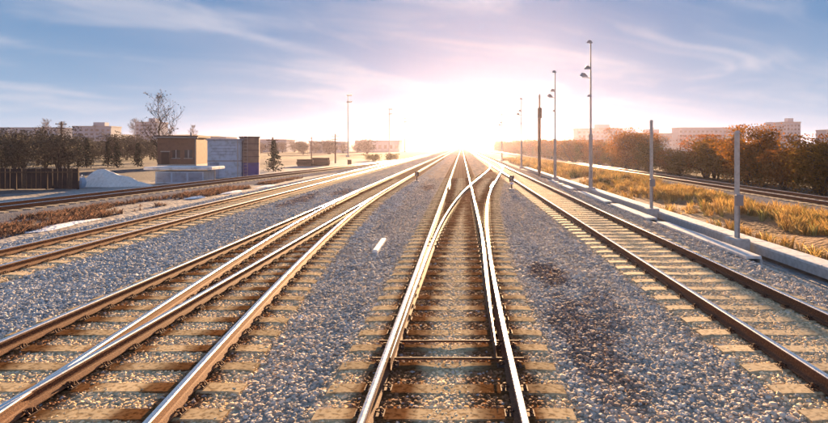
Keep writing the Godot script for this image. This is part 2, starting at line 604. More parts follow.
func utility_pole(at: Vector3, h: float, label: String, turn := 0.0) -> void:
	var t := thing("utility_pole", label, "pole", at, turn, "wooden poles on the left of the yard")
	part("pole_shaft", tubem([Vector3(0, -0.2, 0), Vector3(0, h, 0)], [0.14, 0.1], 10), M.timber, t)
	for k in 2:
		part("crossarm", boxm(Vector3(1.5 - 0.3 * k, 0.11, 0.1)), M.timber, t, Vector3(0, h - 0.45 - 0.6 * k, 0.12))
	for x in [-0.65, -0.25, 0.25, 0.65]:
		part("insulator", tubem([Vector3(0, 0, 0), Vector3(0, 0.07, 0), Vector3(0, 0.09, 0), Vector3(0, 0.15, 0)], [0.02, 0.05, 0.035, 0.03], 8), M.porcelain, t, Vector3(x, h - 0.34, 0.12))

func dwarf_signal(at: Vector3, h: float, label: String, blue: bool) -> void:
	var t := thing("dwarf_signal", label, "signal")
	t.position = at
	part("foot", bevelm(Vector3(0.34, 0.14, 0.34), 0.02), M.concrete, t)
	part("post", tubem([Vector3(0, 0.1, 0), Vector3(0, h * 0.62, 0)], [0.04, 0.04], 8), M.signal_case, t)
	var head := part("signal_head", bevelm(Vector3(0.3, h * 0.42, 0.2), 0.03), M.signal_case, t, Vector3(0, h * 0.58, 0))
	for k in 2:
		part("lens", tubem([Vector3(0, 0, 0.1), Vector3(0, 0, 0.112)], [0.06, 0.055], 12), M.lens, head, Vector3(0, h * (0.11 + 0.19 * k), 0))
		part("hood", tubem([Vector3(0, 0.055, 0.1), Vector3(0, 0.05, 0.2)], [0.05, 0.035], 8), M.signal_case, head, Vector3(0, h * (0.11 + 0.19 * k), 0))
	if blue: part("number_plate", boxm(Vector3(0.24, 0.12, 0.008)), M.blue_plate, t, Vector3(0, h * 0.42, 0.05))

func block(called: String, label: String, at: Vector3, s: Vector3, wall: Material, storeys: int, bays: int, turn := 0.0, roof_box := true) -> Node3D:
	# a far flat-roofed block: walls, parapet, roof house and rows of windows on the faces turned to the yard
	var t := thing(called, label, "building", at, turn)
	part("wall", boxm(s), wall, t)
	part("parapet", boxm(Vector3(s.x + 0.5, 0.7, s.z + 0.5)), M.trim, t, Vector3(0, s.y, 0))
	if roof_box: part("roof_house", boxm(Vector3(s.x * 0.3, 2.4, s.z * 0.4)), wall, t, Vector3(s.x * 0.1, s.y + 0.7, 0))
	var fh := s.y / (storeys + 0.4)
	var fw := s.x / bays
	var win := boxm(Vector3(fw * 0.52, fh * 0.5, 0.16))
	for f in storeys:
		for b in bays:
			part("window", win, M.window, t, Vector3(-s.x * 0.5 + (b + 0.5) * fw, f * fh + fh * 0.42, s.z * 0.5))
	return t

# ------------------------------------------------------------------ sky

func make_sky() -> ImageTexture:
	var w := 2048
	var h := 1024
	var data := PackedFloat32Array()
	data.resize(w * h * 3)
	var cl := FastNoiseLite.new()
	cl.seed = 11
	cl.noise_type = FastNoiseLite.TYPE_SIMPLEX_SMOOTH
	cl.frequency = 1.0
	cl.fractal_octaves = 5
	cl.fractal_gain = 0.55
	var warp := FastNoiseLite.new()
	warp.seed = 5
	warp.noise_type = FastNoiseLite.TYPE_SIMPLEX_SMOOTH
	warp.frequency = 0.35
	warp.fractal_octaves = 3
	var saz := deg_to_rad(SUN_AZ)
	var sel := deg_to_rad(SUN_EL)
	var sun := Vector3(sin(saz) * cos(sel), sin(sel), -cos(saz) * cos(sel))
	var low := Vector3(0.2, 0.2, 0.2)
	for j in h:
		var el := PI * 0.5 - PI * (j + 0.5) / h
		var eld := rad_to_deg(el)
		if el < -0.02:
			for i in w:
				var at := (j * w + i) * 3
				data[at] = low.x; data[at + 1] = low.y; data[at + 2] = low.z
			continue
		var t := 1.0 - exp(-maxf(eld, 0.0) / 7.5)
		var base := Vector3(0.54, 0.71, 0.88).lerp(Vector3(0.02, 0.19, 0.46), t)
		var y := sin(el)
		var ce := cos(el)
		var plane := 1.0 / (maxf(y, 0.0) + 0.10)
		for i in w:
			var az := TAU * ((i + 0.5) / w - 0.5)
			var dir := Vector3(sin(az) * ce, y, -cos(az) * ce)
			var g := rad_to_deg(acos(clampf(dir.dot(sun), -1.0, 1.0)))
			var c := base
			# thin high cloud, drawn out across the sky
			var px := dir.x * plane
			var pz := dir.z * plane
			var wv := warp.get_noise_2d(px, pz)
			var u := px * 0.80 - pz * 0.6
			var v := px * 0.6 + pz * 0.80
			var n := cl.get_noise_2d(u * 0.42 + wv * 0.6 + 3.0, v * 1.3 + wv * 0.5 + CLOUD_SHIFT)
			var cover := smoothstep(-0.25, 0.7, n + 0.2 * wv) * smoothstep(0.0, 5.0, eld)
			var veil := smoothstep(-0.35, 0.45, wv)
			var a := clampf(cover * 0.55 + veil * 0.12, 0.0, 1.0)
			c = c.lerp(Vector3(0.88, 0.82, 0.86), a * 0.75)
			# the air round the sun
			var wide := exp(-g / 14.5)
			var near := exp(-g / 4.5)
			c += Vector3(0.74, 0.46, 0.47) * wide * (0.85 + 0.4 * a) + Vector3(0.3, 0.35, 0.4) * near
			c /= EXPOSURE
			var at := (j * w + i) * 3
			data[at] = c.x; data[at + 1] = c.y; data[at + 2] = c.z
	var im := Image.create_from_data(w, h, false, Image.FORMAT_RGBF, data.to_byte_array())
	return ImageTexture.create_from_image(im)

# ------------------------------------------------------------------ materials

func make_materials() -> void:
	var grey := func(v: float) -> Color: return Color(v, v, v)
	# gravel: one tone for each stone, its height from the distance to the joints
	var g := noise_tex(FastNoiseLite.TYPE_CELLULAR, 0.042, [[0.0, lin(0.42, 0.42, 0.45)], [0.3, lin(0.74, 0.72, 0.70)], [0.5, lin(0.58, 0.60, 0.64)], [0.75, lin(0.95, 0.92, 0.86)], [1.0, lin(0.62, 0.55, 0.48)]], 1024, 3, 1)
	g.noise.cellular_return_type = FastNoiseLite.RETURN_CELL_VALUE
	g.noise.cellular_jitter = 1.0
	var gh := noise_tex(FastNoiseLite.TYPE_CELLULAR, 0.042, [[0.0, Color.WHITE], [0.55, grey.call(0.45)], [1.0, Color.BLACK]], 1024, 3, 1)
	gh.noise.cellular_return_type = FastNoiseLite.RETURN_DISTANCE
	gh.noise.cellular_jitter = 1.0
	var b := mat(Color.WHITE, 0.95)
	b.specular_mode = BaseMaterial3D.SPECULAR_DISABLED
	b.vertex_color_use_as_albedo = true
	b.albedo_texture = g
	b.heightmap_enabled = true
	b.heightmap_texture = gh
	b.heightmap_scale = 2.2
	M.ballast = triplanar(b, 0.5)
	var s := mat(Color.WHITE, 0.92)
	s.vertex_color_use_as_albedo = true
	M.stone = s

	var land := mat(Color.WHITE, 1.0)
	land.vertex_color_use_as_albedo = true
	land.albedo_texture = noise_tex(FastNoiseLite.TYPE_SIMPLEX_SMOOTH, 0.02, [[0.0, lin(0.45, 0.42, 0.4)], [0.5, lin(0.8, 0.78, 0.75)], [1.0, lin(1, 1, 1)]], 1024, 9, 6)
	land.heightmap_enabled = true
	land.heightmap_texture = noise_tex(FastNoiseLite.TYPE_SIMPLEX_SMOOTH, 0.03, [], 512, 10, 6)
	land.heightmap_scale = 5.0
	M.land = triplanar(land, 0.21)

	var rust := mat(Color.WHITE, 0.82)
	rust.albedo_texture = noise_tex(FastNoiseLite.TYPE_SIMPLEX_SMOOTH, 0.025, [[0.0, lin(0.075, 0.028, 0.012)], [0.45, lin(0.16, 0.062, 0.024)], [0.7, lin(0.22, 0.095, 0.036)], [1.0, lin(0.30, 0.15, 0.065)]], 512, 21, 5)
	rust.heightmap_enabled = true
	rust.heightmap_texture = noise_tex(FastNoiseLite.TYPE_SIMPLEX_SMOOTH, 0.06, [], 512, 22, 4)
	rust.heightmap_scale = 0.25
	M.rust = triplanar(rust, 2.2)
	var steel := mat(lin(0.78, 0.75, 0.70), 0.24, 1.0)
	steel.roughness_texture = noise_tex(FastNoiseLite.TYPE_SIMPLEX_SMOOTH, 0.03, [[0.0, grey.call(0.7)], [1.0, Color.WHITE]], 256, 23, 3)
	steel.roughness = 0.3
	M.steel = triplanar(steel, 1.5)

	M.sleeper = []
	M.sleeper_clean = []
	var con := noise_tex(FastNoiseLite.TYPE_SIMPLEX_SMOOTH, 0.018, [[0.0, lin(0.30, 0.26, 0.22)], [0.34, lin(0.66, 0.62, 0.58)], [0.5, lin(0.9, 0.89, 0.87)], [1.0, lin(1, 1, 1)]], 512, 31, 6)
	for tone in [1.0, 0.88, 0.78]:
		var m := mat(lin(tone, tone, tone * 0.98), 0.9)
		m.vertex_color_use_as_albedo = true
		m.albedo_texture = con
		m.heightmap_enabled = true
		m.heightmap_texture = con
		m.heightmap_scale = 0.3
		M.sleeper_clean.append(triplanar(m, 1.3))
		var dusty: StandardMaterial3D = m.duplicate()
		dusty.specular_mode = BaseMaterial3D.SPECULAR_DISABLED
		M.sleeper.append(dusty)
	var sf := mat(lin(0.58, 0.49, 0.35), 0.9)
	sf.albedo_texture = con
	M.sleeper_far = triplanar(sf, 1.3)
	var sb := mat(lin(0.44, 0.30, 0.17), 0.9)
	sb.albedo_texture = con
	sb.specular_mode = BaseMaterial3D.SPECULAR_DISABLED
	M.sleeper_far_brown = triplanar(sb, 1.3)
	M.fastening = mat(lin(0.10, 0.05, 0.028), 0.75, 0.2)
	M.fastening_mesh = fastening_mesh()

	var soft := noise_tex(FastNoiseLite.TYPE_SIMPLEX_SMOOTH, 0.012, [[0.0, lin(0.68, 0.66, 0.63)], [0.5, lin(0.9, 0.89, 0.88)], [1.0, lin(1, 1, 1)]], 512, 33, 6)
	var concrete := mat(lin(0.56, 0.54, 0.51), 0.9)
	concrete.albedo_texture = soft
	M.concrete = triplanar(concrete, 0.9)
	var pale := mat(lin(0.80, 0.78, 0.74), 0.85)
	pale.albedo_texture = soft
	M.pale = triplanar(pale, 0.8)
	M.pole = triplanar(mat(lin(0.40, 0.38, 0.36), 0.6, 0.3), 1.0)
	M.lamp_metal = mat(lin(0.25, 0.25, 0.26), 0.5, 0.4)
	M.lamp_glass = mat(lin(0.6, 0.62, 0.62), 0.15)
	var wood := mat(Color.WHITE, 0.95)
	wood.albedo_texture = noise_tex(FastNoiseLite.TYPE_SIMPLEX_SMOOTH, 0.03, [[0.0, lin(0.05, 0.03, 0.02)], [1.0, lin(0.16, 0.10, 0.065)]], 256, 41, 4)
	wood.uv1_scale = Vector3(3, 0.5, 3)
	wood.uv1_triplanar = true
	M.timber = wood
	var bark := mat(Color.WHITE, 1.0)
	bark.albedo_texture = noise_tex(FastNoiseLite.TYPE_SIMPLEX_SMOOTH, 0.04, [[0.0, lin(0.025, 0.02, 0.018)], [1.0, lin(0.10, 0.08, 0.065)]], 256, 42, 4)
	M.bark = triplanar(bark, 1.4)
	M.porcelain = mat(lin(0.55, 0.5, 0.42), 0.3)
	M.signal_case = mat(lin(0.07, 0.04, 0.03), 0.7)
	M.lens = mat(lin(0.25, 0.28, 0.4), 0.15)
	M.blue_plate = mat(lin(0.45, 0.5, 0.75), 0.5)
	var lf := mat(Color.WHITE, 0.8)
	lf.vertex_color_use_as_albedo = true
	lf.backlight_enabled = true
	lf.backlight = Color(1.0, 1.0, 1.0)
	M.leaf = lf
	var lp := mat(Color.WHITE, 0.9)
	lp.vertex_color_use_as_albedo = true
	M.leaf_plain = lp
	var gr := mat(Color.WHITE, 0.9)
	gr.vertex_color_use_as_albedo = true
	gr.backlight_enabled = true
	gr.backlight = Color(0.7, 0.7, 0.7)
	M.grass = gr
	var plaster := noise_tex(FastNoiseLite.TYPE_SIMPLEX_SMOOTH, 0.01, [[0.0, lin(0.6, 0.58, 0.55)], [0.45, lin(0.88, 0.87, 0.86)], [1.0, lin(1, 1, 1)]], 512, 51, 6)
	for w in [["wall_grey", lin(0.30, 0.36, 0.46)], ["wall_cream", lin(0.40, 0.43, 0.48)], ["wall_brown", lin(0.20, 0.105, 0.07)], ["wall_blue", lin(0.42, 0.54, 0.68)], ["wall_white", lin(0.78, 0.78, 0.78)], ["trim", lin(0.3, 0.3, 0.31)], ["dark_board", lin(0.055, 0.032, 0.026)], ["tank_brown", lin(0.24, 0.17, 0.14)], ["tank_blue", lin(0.05, 0.06, 0.28)]]:
		var m := mat(w[1], 0.85)
		m.albedo_texture = plaster
		M[w[0]] = triplanar(m, 0.35)
	M.window = mat(lin(0.03, 0.035, 0.045), 0.12)
	M.white_paint = mat(lin(0.8, 0.8, 0.78), 0.6)
	var white := mat(lin(0.86, 0.87, 0.88), 0.9)
	white.heightmap_enabled = true
	white.heightmap_texture = noise_tex(FastNoiseLite.TYPE_SIMPLEX_SMOOTH, 0.03, [], 256, 61, 5)
	white.heightmap_scale = 3.0
	M.white_patch = triplanar(white, 0.8)

# ------------------------------------------------------------------ scene

func _ready() -> void:
	rng.seed = 20240611
	patch_noise.seed = 2
	patch_noise.frequency = 0.12
	patch_noise.fractal_octaves = 4
	fine_noise.seed = 8
	fine_noise.frequency = 0.25
	fine_noise.fractal_octaves = 3

	# camera: the lens is shifted, so the tracks vanish right of and above the picture's middle
	var cam := Camera3D.new()
	cam.name = "camera"
	cam.projection = Camera3D.PROJECTION_FRUSTUM
	cam.near = 0.1
	cam.far = 8000.0
	cam.keep_aspect = Camera3D.KEEP_HEIGHT
	cam.size = 423.0 / 540.0 * cam.near
	cam.frustum_offset = Vector2(-47.7 / 540.0, -65.0 / 540.0) * cam.near
	cam.position = Vector3(0, 2.68, 0)
	add_child(cam)
	cam.current = true

	var env := Environment.new()
	env.background_mode = Environment.BG_SKY
	var sky := Sky.new()
	var pano := PanoramaSkyMaterial.new()
	pano.panorama = make_sky()
	sky.sky_material = pano
	env.sky = sky
	env.background_energy_multiplier = 1.0
	env.tonemap_mode = Environment.TONE_MAPPER_LINEAR
	env.tonemap_exposure = EXPOSURE
	env.volumetric_fog_enabled = true
	env.volumetric_fog_density = 0.00019
	env.volumetric_fog_albedo = Color(0.93, 0.89, 1.0)
	env.volumetric_fog_anisotropy = 0.73
	env.volumetric_fog_length = 2000.0
	env.sdfgi_enabled = true
	env.ssao_enabled = true
	env.ssil_enabled = true
	var we := WorldEnvironment.new()
	we.name = "world_environment"
	we.environment = env
	add_child(we)

	var sun := DirectionalLight3D.new()
	sun.name = "sun"
	sun.light_color = Color(1.0, 0.81, 0.60)
	sun.light_energy = 1.6
	sun.light_angular_distance = 0.53
	sun.shadow_enabled = true
	sun.rotation_degrees = Vector3(-SUN_EL, 180.0 - SUN_AZ, 0)
	add_child(sun)

	make_materials()
	build_land()
	build_tracks()
	build_right_side()
	build_left_side()
	build_far()

func build_land() -> void:
	# open ground out to the horizon
	var xs := []
	for x in [-1500.0, -700.0, -350.0, -180.0, -100.0, -70.0]: xs.append(x)
	var x := -50.0
	while x < 50.0:
		xs.append(x)
		x += 0.8
	for q in [50.0, 70.0, 100.0, 180.0, 350.0, 700.0, 1500.0]: xs.append(q)
	var ds := [-300.0, -100.0, -40.0]
	var d := -20.0
	while d < 110.0:
		ds.append(d)
		d += 0.8
	for q in [112.0, 120.0, 135.0, 160.0, 200.0, 260.0, 350.0, 500.0, 700.0, 1000.0, 1500.0]: ds.append(q)
	strip("ground", xs, ds,
		func(px, pd):
			var y := GROUND_Y - 0.03
			if absf(px) < 60.0 and pd < 130.0:
				y += 0.05 * patch_noise.get_noise_2d(px * 3.0, pd * 3.0)
				# rough banks of soil to the right
				y += 0.28 * smoothstep(9.4, 11.0, px) * smoothstep(15.0, 13.0, px) * clampf(0.45 + patch_noise.get_noise_2d(px * 2.0, pd * 1.2) * 1.6, 0.0, 1.0)
				if px > -14.0 and px < 8.4: y -= 0.12
			return y,
		func(px, pd):
			var n := patch_noise.get_noise_2d(px * 1.6, pd * 0.8)
			var n2 := fine_noise.get_noise_2d(px * 1.5, pd * 1.5)
			var c := Color(0.40, 0.40, 0.40).lerp(Color(0.46, 0.43, 0.40), clampf(0.5 + n, 0, 1))
			if px > 8.6:
				var soil := Color(0.26, 0.14, 0.07).lerp(Color(0.62, 0.44, 0.19), smoothstep(-0.2, 0.35, n + 0.3 * n2))
				c = c.lerp(soil, smoothstep(8.6, 9.6, px + n2) * smoothstep(15.6, 14.6, px + n2))
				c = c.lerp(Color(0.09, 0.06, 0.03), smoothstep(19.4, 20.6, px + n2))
			if px < -13.6:
				c = c.lerp(Color(0.13, 0.075, 0.055), smoothstep(-14.2, -15.0, px + n2 * 1.2) * smoothstep(-19.5, -18.3, px + n2) * smoothstep(48.0, 36.0, pd) * clampf(0.7 + n, 0.2, 1.0))
				c = c.lerp(Color(0.085, 0.09, 0.095), smoothstep(-24.0, -28.0, px + 2.0 * n2))
			if pd > 120.0 or absf(px) > 60.0: c = Color(0.12, 0.12, 0.08) * (1.0 + 0.3 * n)
			return c,
		func(_d): return 0.0, M.land)

	# the shared ballast bed of the four inner tracks
	xs = []
	x = -13.7
	while x < 7.5:
		xs.append(x)
		x += 0.1
	ds = []
	d = -12.0
	while d < 42.0:
		ds.append(d)
		d += 0.35
	while d < 150.0:
		ds.append(d)
		d += 2.0
	while d < 1000.0:
		ds.append(d)
		d += 20.0
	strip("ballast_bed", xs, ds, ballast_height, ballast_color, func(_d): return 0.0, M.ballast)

	# low ballast strips under the outer right track and the curving siding
	var rel := []
	x = -2.3
	while x < 2.35:
		rel.append(x)
		x += 0.23
	ds = []
	d = -12.0
	while d < 130.0:
		ds.append(d)
		d += 1.2
	while d < 900.0:
		ds.append(d)
		d += 20.0
	var hh := func(px, pd): return -0.05 - 0.24 * smoothstep(1.6, 2.3, absf(px)) + 0.012 * fine_noise.get_noise_2d(px * 9.0, pd * 9.0)
	var cc := func(px, pd):
		var n := fine_noise.get_noise_2d(px * 4.0, pd * 2.0)
		var c := Color(0.36, 0.35, 0.35).lerp(Color(0.22, 0.10, 0.04), 0.85 * smoothstep(1.15, 0.8, absf(px) + 0.15 * n))
		return c * (1.0 + 0.25 * n)
	strip("ballast_strip", rel, ds, hh, cc, func(_d): return OUTER_RIGHT_X, M.ballast)
	ds = ds.filter(func(q): return q < 104.0)
	strip("ballast_strip", rel, ds, func(px, pd): return hh.call(px, pd) - 0.004, cc, siding_x, M.ballast)

	# loose stones on the near ballast
	var ico := []
	for v in 3:
		var sm := SphereMesh.new()
		sm.radial_segments = 6
		sm.rings = 3
		sm.radius = 1.0
		sm.height = 2.0
		var arr := sm.get_mesh_arrays()
		var st := begin()
		var r := RandomNumberGenerator.new()
		var pos: PackedVector3Array = arr[Mesh.ARRAY_VERTEX]
		var idx: PackedInt32Array = arr[Mesh.ARRAY_INDEX]
		var moved := []
		for p in pos:
			r.seed = hash(p.snapped(Vector3.ONE * 0.01)) + v * 77
			moved.append(p * r.randf_range(0.6, 1.3))
		for k in range(0, idx.size(), 3):
			var a: Vector3 = moved[idx[k]]
			var b: Vector3 = moved[idx[k + 1]]
			var c: Vector3 = moved[idx[k + 2]]
			var n := (b - a).cross(c - a)
			if n.length() < 1e-5: continue
			n = n.normalized()
			if n.dot(a + b + c) < 0.0: n = -n
			tri(st, a, b, c, n)
		ico.append(st.commit())
	var places := [[], [], []]
	var cols := [[], [], []]
	var dd := 2.5
	while dd < 50.0:
		var step := 0.052 if dd < 11.0 else (0.07 if dd < 17.0 else (0.1 if dd < 28.0 else 0.14))
		var px := maxf(-13.3, -dd * 0.95 - 1.2)
		var end := minf(7.1, dd * 0.76 + 1.2)
		while px < end:
			px += step
			if dd > 12.0 and rng.randf() < (dd - 12.0) / 38.0: continue
			var qx := px + rng.randf_range(-0.5, 0.5) * step
			var qd := dd + rng.randf_range(-0.5, 0.5) * step
			var s := (0.3 + 0.5 * pow(rng.randf(), 2.0)) * step * (1.0 if dd < 17.0 else 0.75)
			var y := ballast_height(qx, qd) + s * rng.randf_range(-0.2, 0.35)
			var bas := Basis.from_euler(Vector3(rng.randf() * TAU, rng.randf() * TAU, rng.randf() * TAU)).scaled(Vector3(s, s * rng.randf_range(0.5, 0.8), s))
			var v := rng.randi() % 3
			places[v].append(Transform3D(bas, Vector3(qx, minf(y, -0.003 - s * 0.7), -qd)))
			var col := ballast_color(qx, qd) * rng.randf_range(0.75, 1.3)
			if qd < 16.0 and rng.randf() < 0.08: col = col.lerp(Color(0.5, 0.5, 0.5), 0.5)
			cols[v].append(col)
		dd += step
	for v in 3:
		multi("ballast_stones", ico[v], M.stone, places[v], cols[v], "loose grey and rust brown ballast stones between the tracks", "ballast")

func straight_track(called: String, label: String, fx: Callable, a: float, b: float, near_to: float, sleeper_to: float, stained: bool) -> Node3D:
	var t := thing(called, label, "railway track", Vector3(fx.call(8.0), 0, 0))
	for s in [-1, 1]:
		rail("rail", t, func(d): return fx.call(d) + s * GAUGE_HALF, a, b)
	sleepers(t, -9.0, sleeper_to, near_to, func(d): return [fx.call(d) - GAUGE_HALF, fx.call(d) + GAUGE_HALF], stained)
	return t

func build_tracks() -> void:
	# straight ahead, with the turnout that opens to the right
	var t := thing("turnout_track", "middle track straight ahead with shiny rails and a turnout curving to the right", "railway track", Vector3(MAIN_X, 0, 0))
	rail("stock_rail", t, func(_d): return MAIN_X - GAUGE_HALF, -12.0, 950.0)
	rail("stock_rail", t, func(d): return MAIN_X + GAUGE_HALF + cross_off(d), -12.0, 46.0, 0.0, -1.0, -1.0, "curved right stock rail")
	rail("switch_blade", t, func(d): return MAIN_X - GAUGE_HALF + cross_off(d) + 0.075 * smoothstep(20.0, 7.0, d), 6.4, 36.0 - 1.2, 0.003, 6.4, 11.0, "curved blade lying against the left stock rail")
	rail("switch_blade", t, func(d): return MAIN_X + GAUGE_HALF - 0.15 * smoothstep(17.0, 6.4, d), 6.8, 36.0 - 1.0, 0.003, 6.8, 11.0, "open blade beside the right stock rail")
	rail("crossing_rail", t, func(d): return MAIN_X - GAUGE_HALF + cross_off(d), 34.9, 46.0, 0.004)
	rail("crossing_rail", t, func(_d): return MAIN_X + GAUGE_HALF, 35.1, 950.0)
	for s in [-1, 1]:
		var fx := func(d): return (MAIN_X - GAUGE_HALF + 0.105) if s < 0 else (MAIN_X + GAUGE_HALF + cross_off(d) - 0.105)
		rail("check_rail", t, fx, 33.5, 38.5, -0.004)
	for d in [6.75, 7.35]:
		part("stretcher_rod", tubem([Vector3(-0.95, 0.03, -d), Vector3(0.95, 0.03, -d)], [0.016, 0.016], 6), M.fastening, t)
	sleepers(t, -9.0, 160.0, 46.0, func(d):
		var e := cross_off(d)
		if e > 0.12 and d < 46.0: return [MAIN_X - GAUGE_HALF, MAIN_X + GAUGE_HALF, MAIN_X - GAUGE_HALF + e, MAIN_X + GAUGE_HALF + e] if d > 12.0 else [MAIN_X - GAUGE_HALF, MAIN_X + GAUGE_HALF + e]
		return [MAIN_X - GAUGE_HALF, MAIN_X + GAUGE_HALF], true)

	# the link from that turnout over to the right-hand track
	t = thing("crossover_track", "short crossover track linking the middle track to the right-hand track", "railway track", Vector3(2.5, 0, -46.0))
	for s in [-1, 1]:
		rail("rail", t, func(d): return MAIN_X + s * GAUGE_HALF + cross_off(d), 46.05, 83.0, -0.004)
	sleepers(t, 46.3, 72.0, 46.0, func(d):
		return [MAIN_X - GAUGE_HALF + cross_off(d), MAIN_X + GAUGE_HALF + minf(cross_off(d), 3.0)], true, func(d): return d > 57.0)

	straight_track("railway_track", "rusty track with pale sleepers running straight on the right of the middle track", func(_d): return RIGHT_X, -12.0, 950.0, 45.0, 160.0, false)

	# the left turnout, whose branch comes towards the camera
	t = thing("turnout_track", "rusty track left of the middle with a branch leaving towards the camera", "railway track", Vector3(LEFT_X, 0, 0))
	rail("stock_rail", t, func(_d): return LEFT_X - GAUGE_HALF, -12.0, 950.0)
	rail("stock_rail", t, func(d): return LEFT_X + GAUGE_HALF + branch_off(d), -12.0, 32.0, 0.0, -1.0, -1.0, "curved rail of the branch")
	rail("rail", t, func(_d): return LEFT_X + GAUGE_HALF, -12.0, 30.5, 0.003)
	rail("rail", t, func(_d): return LEFT_X + GAUGE_HALF, 32.0, 950.0)
	rail("switch_blade", t, func(d): return LEFT_X - GAUGE_HALF + branch_off(d) + 0.07 * smoothstep(14.0, 30.0, d), -12.0, 30.5, -0.004)
	sleepers(t, -9.0, 160.0, 45.0, func(d):
		var e := branch_off(d)
		if e > 0.1: return [LEFT_X - GAUGE_HALF, LEFT_X + GAUGE_HALF, LEFT_X - GAUGE_HALF + e, LEFT_X + GAUGE_HALF + e]
		return [LEFT_X - GAUGE_HALF, LEFT_X + GAUGE_HALF], true)

	straight_track("railway_track", "dark railed track with pale bed, next to the left turnout track", func(_d): return OUTER_LEFT_X, -12.0, 950.0, 45.0, 160.0, false)
	straight_track("railway_track", "outermost left track slanting in towards the others", siding_x, -12.0, 104.0, 12.0, 100.0, false)
	straight_track("railway_track", "outermost right track beside the scrub trees", func(_d): return OUTER_RIGHT_X, -12.0, 900.0, 12.0, 140.0, false)

	# small things lying or standing between the tracks
	t = thing("clearance_marker", "white clearance bar lying on the grey ballast between the tracks", "marker", Vector3(-2.22, -0.05, -14.6), 0.02)
	part("bar", bevelm(Vector3(0.13, 0.11, 1.8), 0.02), M.white_paint, t)
	dwarf_signal(Vector3(-3.4, -0.06, -41.0), 0.85, "low dark signal between the left turnout track and the middle track", false)
	dwarf_signal(Vector3(3.1, -0.06, -33.5), 0.95, "low dark signal with pale blue plate beside the right-hand track", true)

